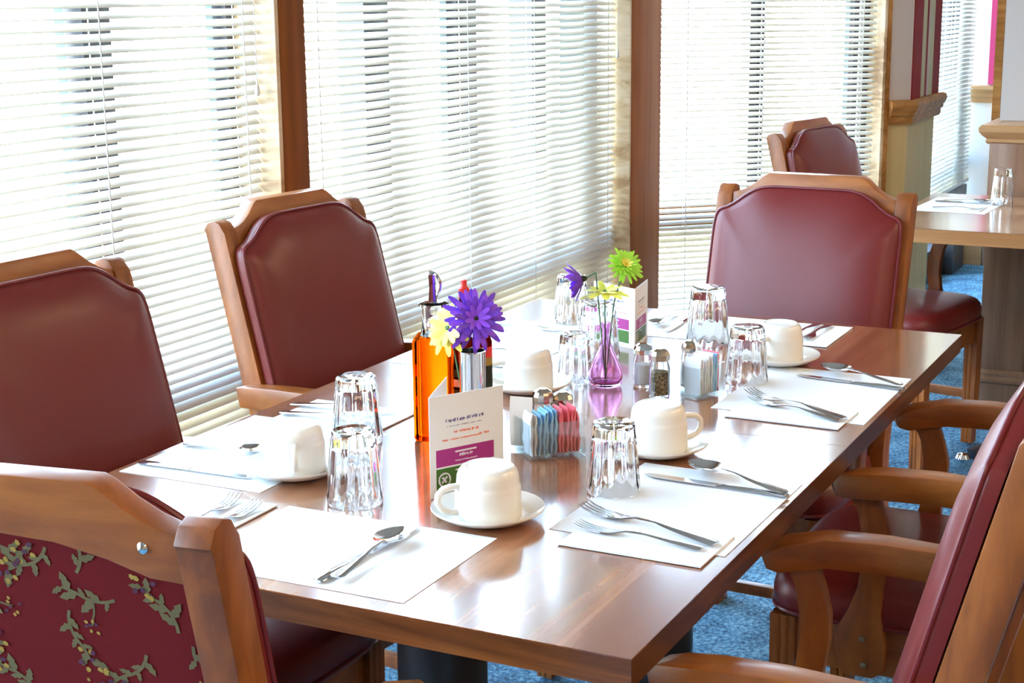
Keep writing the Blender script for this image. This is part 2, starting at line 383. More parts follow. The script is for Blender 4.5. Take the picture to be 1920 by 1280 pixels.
# panelled half wall with a shelf cap and a pale column on it
hw = empty('wall_divider'); struct(hw)
PX = 4.08
m = MB(); m.box(PX, PX + .30, -2.6, .355, 0, .93)
m.build('panel_body', M['pier'], hw, smooth=0)
fr = MB()
fr.box(PX - .022, PX, .205, .358, .11, .93)
for a, b_ in ((-.60, -.52), (-1.4, -1.32)): fr.box(PX - .022, PX, a, b_, .11, .93)
fr.box(PX - .0215, PX, -2.6, .205, .82, .93); fr.box(PX - .0215, PX, -2.6, .205, .11, .26)
fr.build('stiles', M['pier'], hw, bevel=.003)
pn = MB()
for a, b_ in ((-.50, .185), (-1.30, -.62)):
    pn.box(PX - .010, PX, a + .03, b_ - .03, .30, .79)
    for t_ in ((a, a + .016, .26, .82), (b_, b_ + .016, .26, .82)): pn.box(PX - .030, PX, *t_)
    pn.box(PX - .030, PX, a, b_, .26, .276); pn.box(PX - .030, PX, a, b_, .80, .82)
pn.build('raised_panel', M['pier'], hw, bevel=.004)
moulding([(PX + .3, .358), (PX - .02, .358), (PX - .02, -2.6)][::-1], [(-o_, z) for o_, z in [(-.005, 0), (.012, 0), (.012, .10), (.026, .108), (.026, .118), (.016, .128), (.016, .138), (.008, .148), (-.005, .15)]], 'base_moulding', M['pier'], hw)
CAP = [(-.02, .925), (.006, .925), (.014, .933), (.010, .943), (.024, .955), (.034, .968), (.034, .982), (.026, .990), (-.02, .992)]
moulding([(PX + .3, .362), (PX - .005, .362), (PX - .005, -2.6)][::-1], [(-o_, z) for o_, z in CAP], 'cap_moulding', M['mantle'], hw)
MB().box(PX - .02, PX + .31, -2.6, .372, .975, .991).build('cap_board', M['mantle'], hw, smooth=0)
MB().box(4.24, 4.6, -2.6, .362, .992, 2.6).build('column', M['wallgrey'], hw, smooth=0)

# unseen glowing ceiling panels, added as warm fill for the room
def ceiling_fill(x, y):
    r = empty('ceiling_fill', (x, y, 2.6))
    m = MB()
    for a in ((-.62, .62, -.33, -.30), (-.62, .62, .30, .33), (-.62, -.59, -.3, .3), (.59, .62, -.3, .3)): m.box(*a, -.03, 0)
    m.build('frame', M['white'], r, smooth=0)
    MB().box(-.59, .59, -.3, .3, -.02, -.012).build('diffuser', LE, r, smooth=0)
    return r
LE = emit('fill_diffuser', (1, .74, .46), FILL_LEVEL * .35)
k = 0
names = ['over the middle of the room', 'over the right aisle', 'behind the camera', 'near the back wall', 'over the divider', 'by the right wall', 'in the far right corner', 'in the near right corner']
for (x, y) in ((-1.4, -1.3), (1.2, -1.6), (3.3, -1.7), (-3.3, -1.6), (-1.2, -3.6), (1.3, -3.8), (3.6, -3.9), (-3.4, -3.7)):
    tag(ceiling_fill(x, y), 'added rectangular ceiling fill panel ' + names[k], 'ceiling light', 'unseen ceiling fill panels'); k += 1

# ------------------------------------------------------------------ armchairs
HW = .225                                    # half width over the back posts
def yb(z):                                   # front face of the back post at height z
    if z >= .46: return -.215 - .262 * (z - .46)
    return -.215 - .10 * ((.46 - z) / .46) ** 1.5
def back_outline(w_, zc, zs, flat, zb, n=1):
    pts = [(-w_, zb), (w_, zb), (w_, zs - .03), (w_ - .006, zs), (w_ - .035, zs + .008), (flat + .035, zc - .012), (flat, zc), (-flat, zc), (-flat - .035, zc - .012), (-w_ + .035, zs + .008), (-w_ + .006, zs), (-w_, zs - .03)]
    q = []
    for i in range(len(pts)):
        a, b_ = pts[i], pts[(i + 1) % len(pts)]
        L = math.hypot(a[0] - b_[0], a[1] - b_[1]); k_ = max(1, int(L / .06))
        for j in range(k_): q.append((a[0] + (b_[0] - a[0]) * j / k_, a[1] + (b_[1] - a[1]) * j / k_))
    return smooth_poly(q, 2)
def floral_panel(parent):
    m = MB(); z0, z1, w_ = .50, .985, .192
    n = 14
    vs = []
    def pt(x, z, off=0): return (x, yb(z) - .034 - off - .006 * math.sin(PI * (z - z0) / (z1 - z0)), z)
    fs = []
    for i in range(n + 1):
        for j in range(3): vs.append(pt(-w_ + w_ * j, z0 + (z1 - z0) * i / n))
    for i in range(n):
        for j in range(2): fs.append((i * 3 + j, i * 3 + j + 1, i * 3 + j + 4, i * 3 + j + 3))
    m.add(vs, fs, 0)
    # brocade: curved stems, leaves and blossoms woven as thin raised threads
    rnd = random.Random(11)
    lay = [0]
    def poly(pts, mi):
        lay[0] += 1
        off = .0006 + (lay[0] % 7) * .00008 + (mi - 1) * .0005
        m.add([pt(x, z, off) for x, z in pts if True], [tuple(range(len(pts)))], mi)
    def ok(x, z, r=.012): return -w_ + r < x < w_ - r and z0 + r < z < z1 - .012
    def leaf(x, z, a, L, W, mi=1):
        if not (ok(x, z) and ok(x + L * math.cos(a), z + L * math.sin(a), .002)): return
        c_, s_ = math.cos(a), math.sin(a)
        P = [(0, 0), (.3, .5), (.55, .32), (.65, .48), (1, 0), (.62, -.42), (.5, -.3), (.28, -.5)]
        poly([(x + L * u * c_ - W * v_ * s_, z + L * u * s_ + W * v_ * c_) for u, v_ in P], mi)
    def stem(x, z, a, curl, n_, step, wd_):
        pts = [(x, z)]
        for i in range(n_):
            a += curl * (1 if i < n_ * .6 else -.6); x += step * math.cos(a); z += step * math.sin(a); pts.append((x, z, ))
        for i in range(len(pts) - 1):
            (x0, y0), (x1, y1) = pts[i], pts[i + 1]
            if not (ok(x0, y0) and ok(x1, y1)): continue
            t = math.atan2(y1 - y0, x1 - x0); c_, s_ = math.cos(t + PI / 2) * wd_ / 2, math.sin(t + PI / 2) * wd_ / 2
            poly([(x0 - c_, y0 - s_), (x1 - c_, y1 - s_), (x1 + c_, y1 + s_), (x0 + c_, y0 + s_)], 1)
        return pts
    def blossom(x, z, s_):
        for k_ in range(6):
            a = k_ * PI / 3 + rnd.random(); r = s_ * rnd.uniform(.5, 1)
            leaf(x + r * math.cos(a), z + r * math.sin(a), a, s_ * .62, s_ * .55, 2 if k_ % 3 else 3)
        leaf(x, z, rnd.random() * 6, s_ * .6, s_ * .5, 3)
    pts_ = []
    for tr_ in range(4000):
        x, z = rnd.uniform(-w_ + .006, w_ - .006), rnd.uniform(z0, z1)
        if all((x - u) ** 2 + (z - v_) ** 2 > .047 ** 2 for u, v_ in pts_): pts_.append((x, z))
    for q_, (x, z) in enumerate(pts_):
        a = rnd.uniform(.6, 2.5) if q_ % 3 else rnd.uniform(-2.6, -.5)
        P = stem(x - .02 * math.cos(a), z - .02 * math.sin(a), a, rnd.choice((-.22, .22)), 7, .0078, .0034)
        for i in range(1, len(P)):
            u, v_ = P[i]; t_ = math.atan2(P[i][1] - P[i - 1][1], P[i][0] - P[i - 1][0]); L = rnd.uniform(.011, .021)
            leaf(u, v_, t_ + (.85 if i % 2 else -.85), L, L * .48)
        if q_ % 2: blossom(P[-1][0], P[-1][1], .0105)
        else:
            Q_ = stem(P[3][0], P[3][1], a + 1.2, -.2, 4, .007, .002); blossom(Q_[-1][0], Q_[-1][1], .007)
    return m.build('back_panel', [M['fabric'], M['leaf'], M['yellow'], M['plum']], parent, smooth=0)
def make_chair(name='armchair'):
    t = empty(name)
    W = M['chair_wood']
    # rear posts with rounded heads, one piece from floor to head
    for s in (-1, 1):
        zs = [0, .12, .25, .38, .46, .55, .7, .85, .985]
        fr_ = [(yb(z), z) for z in zs]
        top = [(yb(1.0) - .002, .992), (yb(1.0) - .010, 1.003), (yb(1.0) - .024, 1.008), (yb(1.0) - .040, 1.003), (yb(1.0) - .050, .988)]
        bk = [(yb(z) - (.050 if z > .3 else .045) - (.0 if z > .2 else .02 * (.2 - z) / .2), z) for z in zs[::-1]]
        m = MB().prism(fr_ + top + bk, s * (HW - .036), s * HW, 'x')
        l = m.build('rear_leg', W, t, bevel=.004)
        MB().lathe([(.001, 0), (.011, 0), (.011, .004), (.001, .004)], (s * (HW - .018), yb(0) - .03, 0), 12).build('glide', M['chrome'], l)
    # crest rail
    top = [(-.189, .992), (-.176, .994), (-.158, 1.001), (-.138, 1.014), (-.118, 1.031), (-.107, 1.037), (.107, 1.037), (.118, 1.031), (.138, 1.014), (.158, 1.001), (.176, .994), (.189, .992)]
    bot = [(.189, .942), (.15, .945), (.11, .960), (.06, .972), (0, .976), (-.06, .972), (-.11, .960), (-.15, .945), (-.189, .942)]
    poly = top + bot
    m = MB(); nrm = Vector((0, 1, .262)).normalized()
    a_ = [(x, yb(z) - .004, z) for x, z in poly]; b_ = [(x, yb(z) - .038, z) for x, z in poly]
    n_ = len(poly)
    tp = 12
    v = a_ + b_; f = [(i, (i + 1) % n_, n_ + (i + 1) % n_, n_ + i) for i in range(n_)]
    # faces split in strips between the top and the bottom edge
    def strips(off):
        out = []
        T = [0, 1, 2, 3, 4, 5, 6, 7, 8, 9, 10, 11]; B = [20, 19, 18, 17, 16, 15, 15, 14, 14, 13, 13, 12]
        B = [20, 19, 19, 18, 18, 17, 15, 14, 14, 13, 13, 12]
        for i in range(11):
            q = [T[i], T[i + 1]]
            lo = list(range(B[i + 1], B[i] + 1))
            out.append(tuple(off + k_ for k_ in (q + lo if len(lo) > 1 or True else q)))
        return out
    m.add(v, f + strips(0) + [g[::-1] for g in strips(n_)])
    cr_ = m.build('crest_rail', M['chair_wood_x'], t, bevel=.0035)
    for s in (-1, 1): MB().lathe([(.001, 0), (.005, 0), (.0055, .002), (.003, .004), (.001, .0045)], (0, 0, 0), 12).build('screw', M['chrome'], cr_, xf=Matrix.Translation((s * .150, yb(.977) - .0375, .977)) @ Matrix.Rotation(PI / 2, 4, 'X'))
    MB().box(-.189, .189, yb(.5) - .045, yb(.5) - .008, .475, .52).build('lower_rail', M['chair_wood_x'], t, bevel=.003)
    # padded back
    O = back_outline(.215, 1.010, .955, .100, .50)
    cz = .74
    def ring(off, k_, kz=None):
        kz = kz or k_
        return [(x * k_, yb(cz + (z - cz) * kz) + off, cz + (z - cz) * kz) for x, z in O]
    m = MB(); m.loft([ring(-.028, .93), ring(.001, .95), ring(.003, 1.0), ring(.018, 1.006)] + [ring(.018 + .036 * (1 - k_ ** 5) ** .55, k_ * 1.005) for k_ in (.998, .993, .983, .965, .94, .90, .84, .74, .6, .42, .22, .05)])
    bc = m.build('back_cushion', M['vinyl'], t, smooth=60)
    MB().tube([(x, y + .001, z) for x, y, z in ring(.024, 1.003)], .0032, 8, closed=True).build('piping', M['piping'], bc)
    floral_panel(t)
    # seat
    S = []
    for k_ in range(40):
        a = 2 * PI * k_ / 40; c_, s_ = math.cos(a), math.sin(a); e_ = .42
        x = math.copysign(abs(c_) ** e_, c_) * .232; y = math.copysign(abs(s_) ** e_, s_) * .19
        S.append((x * (1.0 + .03 * (y / .19)), y - .022))
    def sr(k_, z): return [(x * k_, -.022 + (y + .022) * k_, z) for x, y in S]
    m = MB(); m.loft([sr(.90, .415), sr(.97, .418), sr(1.0, .43), sr(1.005, .45), sr(.985, .468), sr(.94, .480), sr(.85, .489), sr(.65, .496), sr(.35, .500), sr(.05, .501)])
    sc_ = m.build('seat_cushion', M['vinyl'], t, smooth=60)
    MB().tube([(x, y, z) for x, y, z in sr(1.0, .424)], .004, 8, closed=True).build('piping', M['piping'], sc_)
    # apron
    m = MB()
    m.box(-.19, .19, .115, .137, .335, .416); m.box(-.19, .19, -.245, -.225, .335, .416)
    for s in (-1, 1): m.box(min(s * .195, s * .217), max(s * .195, s * .217), -.235, .115, .335, .416)
    m.build('seat_rail', M['chair_wood_y'], t, bevel=.002)
    # front legs, fluted
    for s in (-1, 1):
        P = [(-.022, -.022), (.022, -.022)] + [(.022, -.014), (.019, -.010), (.022, -.006), (.022, 0), (.019, .004), (.022, .008)] + [(.022, .022)] + [(.012, .022), (.008, .019), (.004, .022), (-.004, .022), (-.008, .019), (-.012, .022)] + [(-.022, .022)] + [(-.022, .008), (-.019, .004), (-.022, 0), (-.022, -.006), (-.019, -.010), (-.022, -.014)]
        m = MB(); m.loft([[(s * .200 + x * k_, .128 + y * k_, z) for x, y in P] for z, k_ in ((.005, .82), (.2, .93), (.415, 1.0))])
        l = m.build('front_leg', W, t, smooth=25)
        MB().lathe([(.001, 0), (.012, 0), (.012, .005), (.001, .005)], (s * .200, .128, 0), 12).build('glide', M['chrome'], l)
    m = MB()
    for s in (-1, 1): m.box(min(s * .19, s * .208), max(s * .19, s * .208), -.25, .115, .15, .178)
    m.box(-.19, .19, -.07, -.05, .152, .176); m.build('stretcher', W, t, bevel=.002)
    # arms
    for s in (-1, 1):
        yy = [-.312, -.298, -.22, -.12, -.04, .01, .035, .048]
        m = MB(); m.bar([(s * (.240 - .030 * max(0, (y + .06) / .11) ** 2 * (1 if y > -.06 else 0)), y, z) for y, z in zip(yy, (.665, .668, .673, .676, .673, .664, .657, .652))],
                        [.026, .036, .040, .046, .052, .052, .044, .020], [.040, .043, .045, .045, .043, .041, .036, .020], .14)
        ar = m.build('armrest', M['chair_wood_y'], t, smooth=32)
        fr_ = [(.020, .655), (.004, .62), (-.004, .58), (-.006, .54), (.000, .49), (.014, .45), (.030, .42), (.034, .385), (.026, .35), (.016, .338)]
        bk = [(-.030, .338), (-.048, .35), (-.050, .40), (-.040, .44), (-.040, .49), (-.048, .54), (-.048, .58), (-.038, .62), (-.026, .655)]
        sup = MB().prism(fr_ + bk, s * .2175, s * .241, 'x').build('arm_support', W, ar, bevel=.003)
        for zz, y in ((.405, -.012), (.36, -.016)):
            MB().lathe([(.001, 0), (.0055, 0), (.005, .003), (.001, .004)], (0, 0, 0), 10).build('screw', M['screw'], ar, xf=Matrix.Translation((s * .2405, y, zz)) @ Matrix.Rotation(s * PI / 2, 4, 'Y'))
    return t
ch = make_chair()
tag(ch, 'burgundy armchair in the foreground seen from behind, floral fabric on its back', 'chair', 'wooden armchairs with burgundy vinyl padding')
G = 'wooden armchairs with burgundy vinyl padding'
place(ch, (-.070, .490, 0), -1.41)
spots = [((.40, .0), 0, 'burgundy armchair on the right side of the long table, nearest the camera'),
         ((1.21, .0), 0, 'burgundy armchair on the right side of the long table, second from the camera'),
         ((.405, .846), 3.098, 'burgundy armchair on the window side at the left edge of the photo'),
         ((1.235, .916), 3.044, 'burgundy armchair on the window side, in front of the first brown post'),
         ((1.638, .403), 1.517, 'burgundy armchair facing the camera at the far end of the long table'),
         ((3.454, .467), PI - .2, 'burgundy armchair at the background table, its back against the bay blind')]
for (x, y), rz, lab in spots: place(copy_tree(ch), (x, y, 0), rz, lab, G)

# ------------------------------------------------------------------ tables
TZ = .755
def make_table(x0, x1, label):
    t = empty('dining_table', ((x0 + x1) / 2, .475, 0), 0, label, 'table', 'two dining tables pushed end to end')
    hx = (x1 - x0) / 2
    MB().box(-hx, hx, -.475, .475, TZ - .0015, TZ).build('tabletop', M['table_top'], t, smooth=0)
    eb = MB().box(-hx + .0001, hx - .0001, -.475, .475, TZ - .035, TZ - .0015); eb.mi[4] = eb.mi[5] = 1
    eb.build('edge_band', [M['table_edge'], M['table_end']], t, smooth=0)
    m = MB(); m.lathe([(.066, .03), (.066, TZ - .05)], n=28); m.build('pedestal', M['black'], t)
    m = MB()
    for k_ in range(4):
        a = PI / 4 + k_ * PI / 2; c_, s_ = math.cos(a), math.sin(a)
        m.bar([(c_ * .05, s_ * .05, TZ - .055), (c_ * .40, s_ * .40, TZ - .048)], [.04, .04], [.035, .022])
    m.build('top_bracket', M['black'], t)
    m = MB()
    for k_ in range(4):
        a = PI / 4 + k_ * PI / 2; c_, s_ = math.cos(a), math.sin(a)
        m.bar([(c_ * .04, s_ * .04, .055), (c_ * .22, s_ * .22, .045), (c_ * .42, s_ * .42, .026)], [.07, .06, .05], [.05, .04, .03])
    m.build('base', M['black'], t)
    return t
make_table(0, .8745, 'brown wood-grain dining table nearest the camera, set with white placemats')
make_table(.8755, 1.763, 'brown wood-grain dining table at the far end of the pair, set with white placemats')
t = empty('dining_table', (3.64, 0, 0), 0, 'pale wood dining table in the background against the panelled half wall', 'table')
cs = [(-.45, .50), (-.43, .53), (.38, .53), (.40, .50), (.40, -.9), (-.45, -.9)]
MB().prism(cs, TZ - .002, TZ, 'z').build('tabletop', M['far_table'], t, smooth=0)
MB().prism(cs, TZ - .042, TZ - .002, 'z').build('edge_band', M['far_edge'], t, smooth=0)
MB().lathe([(.05, .03), (.05, TZ - .045)], (0.05, -.05, 0), n=24).build('pedestal', M['black'], t)
m = MB()
for a in (2.35, .8, -.8, -2.3):
    c_, s_ = math.cos(a), math.sin(a); m.bar([(.05 + c_ * .04, -.05 + s_ * .04, .07), (.05 + c_ * .25, -.05 + s_ * .25, .055), (.05 + c_ * .42, -.05 + s_ * .42, .03)], [.07, .06, .045], [.05, .045, .03])
bs = m.build('base', M['black'], t)
MB().lathe([(.001, .0), (.02, .002), (.024, .014), (.018, .026), (.001, .03)], (.05 + math.cos(2.35) * .45, -.05 + math.sin(2.35) * .45, .008), 16).build('glide', M['chrome'], bs)

# ------------------------------------------------------------------ place settings
Z0 = TZ + .0003
def sheet(name, x0, x1, y0, y1, rz, label, cat, z=0, th=.0006, group=None, curl=0):
    m = MB(); hx, hy = (x1 - x0) / 2, (y1 - y0) / 2; n = 8; vs = []; fs = []
    def zz(u, v_): return curl * (max(0, abs(u) - .7) / .3) ** 2 * (1 if u * v_ > 0 else .3)
    for lay in (0, th):
        for i in range(n + 1):
            for j in range(n + 1):
                u, v_ = i / n * 2 - 1, j / n * 2 - 1; vs.append((u * hx, v_ * hy, lay + zz(u, v_)))
    N = (n + 1) ** 2
    for i in range(n):
        for j in range(n):
            a = i * (n + 1) + j; q = (a, a + n + 1, a + n + 2, a + 1); fs += [tuple(k_ + N for k_ in q), q[::-1]]
    bd = [i * (n + 1) for i in range(n + 1)] + [n * (n + 1) + j for j in range(1, n + 1)] + [i * (n + 1) + n for i in range(n - 1, -1, -1)] + [j for j in range(n - 1, 0, -1)]
    for a, b_ in zip(bd, bd[1:] + bd[:1]): fs.append((a, b_, b_ + N, a + N))
    m.add(vs, fs); o = m.build(name, M['paper'], smooth=0)
    o.location = ((x0 + x1) / 2, (y0 + y1) / 2, Z0 + z); o.rotation_euler[2] = rz
    return tag(o, label, cat, group)
def swept(pts, name, mat):
    """pts: (y along, z, half width, thickness) flat utensil body lofted along +y"""
    m = MB(); rings = []
    for y, z, w_, th in pts:
        ring = []
        for k_ in range(12):
            a = 2 * PI * k_ / 12; ring.append((w_ * math.cos(a), y, z + th / 2 * math.sin(a) + th / 2))
        rings.append(ring)
    m.loft(rings); return m
def fork_mesh():
    m = swept([(-.095, .002, .007, .002), (-.09, .002, .010, .0025), (-.05, .004, .007, .003), (-.01, .007, .0035, .003), (.02, .006, .003, .003), (.032, .004, .007, .0025), (.045, .002, .0115, .002), (.058, .0015, .0125, .002)], 'fork', M['steel'])
    for k_ in range(4):
        x = -.0094 + k_ * .00627
        m.bar([(x, .056, .0025), (x, .075, .003), (x, .090, .006), (x * 1.02, .100, .010)], [.0042, .0036, .003, .0015], [.002, .0018, .0016, .001])
    return m
def spoon_mesh():
    m = swept([(-.09, .002, .006, .002), (-.085, .002, .010, .0025), (-.04, .004, .006, .003), (0, .008, .003, .003), (.025, .008, .003, .003)], 'spoon', M['steel'])
    rings = []
    for i in range(9):
        u = i / 8; yy = .022 + .062 * u; hw_ = .0025 + .0195 * math.sin(PI * min(1, u * .9 + .08)) ** .75 * (1 if u < 1 else .3); row = []
        for j in range(-4, 5):
            q = j / 4; row.append((q * hw_, yy, .0088 - .0075 * (1 - q * q) * math.sin(PI * u) ** .6 + .0025 * (u - .5) * 0))
        rings.append(row)
    vs = [p for r in rings for p in r]; n = 9; fs = []
    N = len(vs); vs2 = vs + [(x, y, z + .0012) for x, y, z in vs]
    for i in range(8):
        for j in range(8):
            a = i * n + j; q = (a, a + 1, a + n + 1, a + n); fs += [q[::-1], tuple(k_ + N for k_ in q)]
    bd = [j for j in range(n)] + [i * n + n - 1 for i in range(1, 9)] + [8 * n + j for j in range(n - 2, -1, -1)] + [i * n for i in range(7, 0, -1)]
    for a, b_ in zip(bd, bd[1:] + bd[:1]): fs.append((a, b_, b_ + N, a + N))
    m.add(vs2, fs); return m
def knife_mesh():
    m = swept([(-.11, .0005, .006, .004), (-.105, .0005, .0085, .006), (-.06, .0005, .008, .0065), (-.01, .0005, .006, .005), (.0, .0005, .0055, .003)], 'knife', M['steel'])
    P = [(-.006, 0), (-.008, .02), (-.009, .06), (-.0085, .10), (-.003, .118), (.004, .114), (.006, .10), (.006, 0)]
    m.prism(P, .0022, .0038, 'z'); return m
protos = {}
def utensil(kind, tail, tip, label, z=.0012, roll=0, tilt=0):
    """lies from its handle end (tail) to its head (tip), both in plan"""
    if kind not in protos:
        o = {'fork': fork_mesh, 'spoon': spoon_mesh, 'table_knife': knife_mesh}[kind]().build(kind, M['steel'], smooth=50); protos[kind] = o
        o['category'] = {'table_knife': 'knife'}.get(kind, kind)
    else:
        o = protos[kind].copy(); col.objects.link(o)
    dx, dy = tip[0] - tail[0], tip[1] - tail[1]; a = math.atan2(dy, dx) - PI / 2
    Lm = {'fork': (-.095, .100), 'spoon': (-.09, .084), 'table_knife': (-.11, .118)}[kind]
    s_ = math.hypot(dx, dy) / (Lm[1] - Lm[0]); s_ = max(.85, min(1.12, s_))
    mid = (Lm[0] + Lm[1]) / 2 * s_
    u = Vector((dx, dy, 0)).normalized()
    c_ = Vector(((tail[0] + tip[0]) / 2, (tail[1] + tip[1]) / 2, 0)) - u * mid
    o.location = (c_.x, c_.y, Z0 + z); o.scale = (s_, s_, s_); o.rotation_euler = (tilt, roll, a)
    o['label'] = label; o['group'] = {'fork': 'forks on the tables', 'spoon': 'spoons on the tables', 'table_knife': 'knives on the tables'}[kind]
    return o
PLM = 'white paper placemats'; NAP = 'folded white paper napkins'
sheet('placemat', .030, .272, .297, .617, .01, 'white paper placemat at the near end of the table', 'placemat', group=PLM, curl=.0)
sheet('placemat', .335, .663, .010, .252, -.01, 'white paper placemat on the right side, nearest the camera', 'placemat', group=PLM, curl=.0)
sheet('placemat', 1.005, 1.345, .008, .268, .0, 'white paper placemat on the right side, near the far end', 'placemat', group=PLM, curl=.0)
sheet('placemat', .30, .645, .69, .94, .01, 'white paper placemat on the window side in front of the left edge chair', 'placemat', group=PLM, curl=.0)
sheet('placemat', 1.07, 1.42, .68, .93, -.01, 'white paper placemat on the window side behind the purple flower', 'placemat', group=PLM, curl=.0)
sheet('placemat', 1.49, 1.74, .27, .66, .0, 'white paper placemat at the far end in front of the facing chair', 'placemat', group=PLM, curl=.0)
sheet('napkin', .060, .262, .629, .75, .02, 'folded white napkin under the two forks at the near end', 'napkin', .0008, .002, NAP)
sheet('napkin', .283, .405, .024, .217, -.01, 'folded white napkin under two forks on the right side, nearest the camera', 'napkin', .0008, .002, NAP)
sheet('napkin', .958, 1.075, .036, .228, -.02, 'folded white napkin under the fork on the right side, near the far end', 'napkin', .0008, .002, NAP)
sheet('napkin', .630, .770, .70, .90, .0, 'folded white napkin on the window side behind the clear glasses', 'napkin', .0008, .002, NAP)
sheet('napkin', 1.405, 1.52, .72, .92, .0, 'folded white napkin on the window side near the far end', 'napkin', .0008, .002, NAP)
sheet('napkin', 1.53, 1.73, .215, .30, .0, 'folded white napkin at the far end corner', 'napkin', .0008, .002, NAP)
NZ = .0035
utensil('fork', (.075, .668), (.258, .697), 'steel fork on the near end napkin, the one farther from the camera', NZ)
utensil('fork', (.055, .650), (.242, .650), 'steel fork on the near end napkin, partly behind the floral chair', NZ)
utensil('spoon', (.050, .400), (.225, .408), 'steel spoon resting on the knife at the near end placemat', .006)
utensil('table_knife', (.040, .420), (.262, .410), 'steel knife under the spoon at the near end placemat', .0012)
utensil('fork', (.356, .030), (.418, .242), 'larger steel fork on the right side napkin, nearest the camera', NZ)
utensil('fork', (.334, .042), (.348, .220), 'smaller steel fork on the right side napkin, nearest the camera', NZ)
utensil('spoon', (.583, .010), (.655, .176), 'steel spoon on the right side placemat beside the fluted glass', .007)
utensil('table_knife', (.590, .008), (.602, .225), 'steel knife under the spoon on the near right placemat', .0012)
utensil('fork', (1.008, .040), (1.108, .236), 'steel fork on the right side napkin near the far end', NZ)
utensil('fork', (.995, .045), (1.066, .218), 'second steel fork on the right side napkin near the far end', NZ)
utensil('spoon', (1.258, .006), (1.332, .168), 'steel spoon on the right side placemat near the far end', .007)
utensil('table_knife', (1.252, .000), (1.28, .20), 'steel knife under the spoon on the far right placemat', .0012)
utensil('table_knife', (.340, .935), (.346, .735), 'steel knife on the window side in front of the left edge chair', .0012)
utensil('spoon', (.448, .935), (.458, .775), 'steel spoon on the window side left of the white cup', .002)
utensil('fork', (.662, .90), (.668, .705), 'steel fork behind the clear glasses on the window side napkin', NZ)
utensil('fork', (.715, .915), (.735, .715), 'second steel fork behind the clear glasses on the window side', NZ)
utensil('table_knife', (1.110, .90), (1.120, .68), 'steel knife on the window side behind the purple flower', .0012)
utensil('spoon', (1.205, .86), (1.225, .690), 'steel spoon on the window side behind the purple flower', .003)
utensil('fork', (1.458, .920), (1.440, .735), 'steel fork on the window side napkin near the far end', NZ)
utensil('spoon', (1.71, .600), (1.56, .592), 'steel spoon at the far end left of the tall clear glass', .003)
utensil('table_knife', (1.73, .560), (1.53, .552), 'steel knife at the far end left of the tall clear glass', .0012)
utensil('fork', (1.72, .262), (1.56, .268), 'steel fork at the far end corner behind the white cup', NZ)
utensil('fork', (1.725, .285), (1.545, .298), 'second steel fork at the far end behind the white cup', NZ)

# cups turned upside down on saucers
def make_cup():
    t = empty('coffee_cup')
    out = [(.0440, 0), (.0450, .002), (.0448, .010), (.0444, .025), (.0440, .040), (.0436, .0435), (.0432, .0445), (.0424, .0465), (.0420, .050), (.0412, .058), (.0392, .0640), (.0350, .0690), (.0310, .0712), (.0290, .0702), (.024, .0694), (.001, .0694)]
    inn = [(.001, .065), (.030, .065), (.037, .059), (.0405, .046), (.0412, .02), (.0420, 0)]
    m = MB(); m.lathe(out + inn, n=48, closed=False); body_ = m.build('cup_body', M['china'], t, smooth=60)
    hp = [(.043, 0, .012), (.054, 0, .013), (.066, 0, .018), (.072, 0, .028), (.071, 0, .038), (.064, 0, .045), (.053, 0, .047), (.0415, 0, .047)]
    MB().tube([Vector(hp[i]).lerp(Vector(hp[i + 1]), q / 3) for i in range(7) for q in range(3)] + [Vector(hp[7])], .0046, 10).build('handle', M['china'], t, smooth=60)
    return t
def make_saucer():
    m = MB(); m.lathe([(.001, .003), (.030, .003), (.034, 0), (.042, .001), (.060, .007), (.074, .015), (.0765, .0175), (.0760, .0195), (.0735, .0185), (.058, .0105), (.044, .0062), (.030, .0062), (.001, .0062)], n=64)
    return m.build('saucer', M['china'], smooth=60)
cup = make_cup(); sau = make_saucer()
tag(cup, 'x', 'cup', 'white cups turned upside down'); tag(sau, 'x', 'saucer', 'white saucers under the cups')
cups = [((.338, .345), 2.45, 'in front of the printed card, nearest the camera'), ((.398, .693), -2.55, 'on the window side left of the clear glasses'),
        ((.722, .252), -.75, 'behind the near fluted glass on the right side'), ((1.371, .262), 2.9, 'at the right side near the far end'),
        ((.985, .600), 2.3, 'on the window side left of the pink vase')]
for i, ((x, y), a, lab) in enumerate(cups):
    c_ = cup if i == 0 else copy_tree(cup); s_ = sau if i == 0 else sau.copy()
    if i: col.objects.link(s_)
    ox, oy = (-.006, -.004) if i == 0 else (0, 0)
    place(c_, (x + ox, y + oy, TZ + .0072), a, 'white coffee cup turned upside down ' + lab)
    place(s_, (x, y, TZ + .0004), 0, 'white saucer under the upturned cup ' + lab)

# fluted tumblers turned upside down
def make_glass():
    H = .118; n = 72
    def fl(amp):
        def g(k_, z): return 1 + amp * (math.cos(2 * PI * k_ / 6)) * (1 if .012 < z < .088 else .12 if z <= .012 else .5)
        return g
    m = MB()
    out = [(.0385, 0), (.0388, .003), (.0386, .011), (.0378, .014), (.0352, .05), (.0325, .086), (.0318, .092), (.0316, .100), (.0305, .112), (.0290, .1165), (.0265, .118), (.001, .1165)]
    inn = [(.001, .094), (.0255, .094), (.0285, .088), (.0325, .045), (.0362, .010), (.0368, 0)]
    rings = []
    f_ = fl(.030)
    for r, z in out: rings.append([(r * f_(k_, z) * math.cos(2 * PI * k_ / n), r * f_(k_, z) * math.sin(2 * PI * k_ / n), z) for k_ in range(n)])
    for r, z in inn: rings.append([(r * math.cos(2 * PI * k_ / n), r * math.sin(2 * PI * k_ / n), z) for k_ in range(n)])
    m.loft(rings, closed=True)
    return m
gm = make_glass().build('drinking_glass', M['glass'], smooth=60)
tag(gm, 'x', 'glass', 'clear fluted tumblers turned upside down')
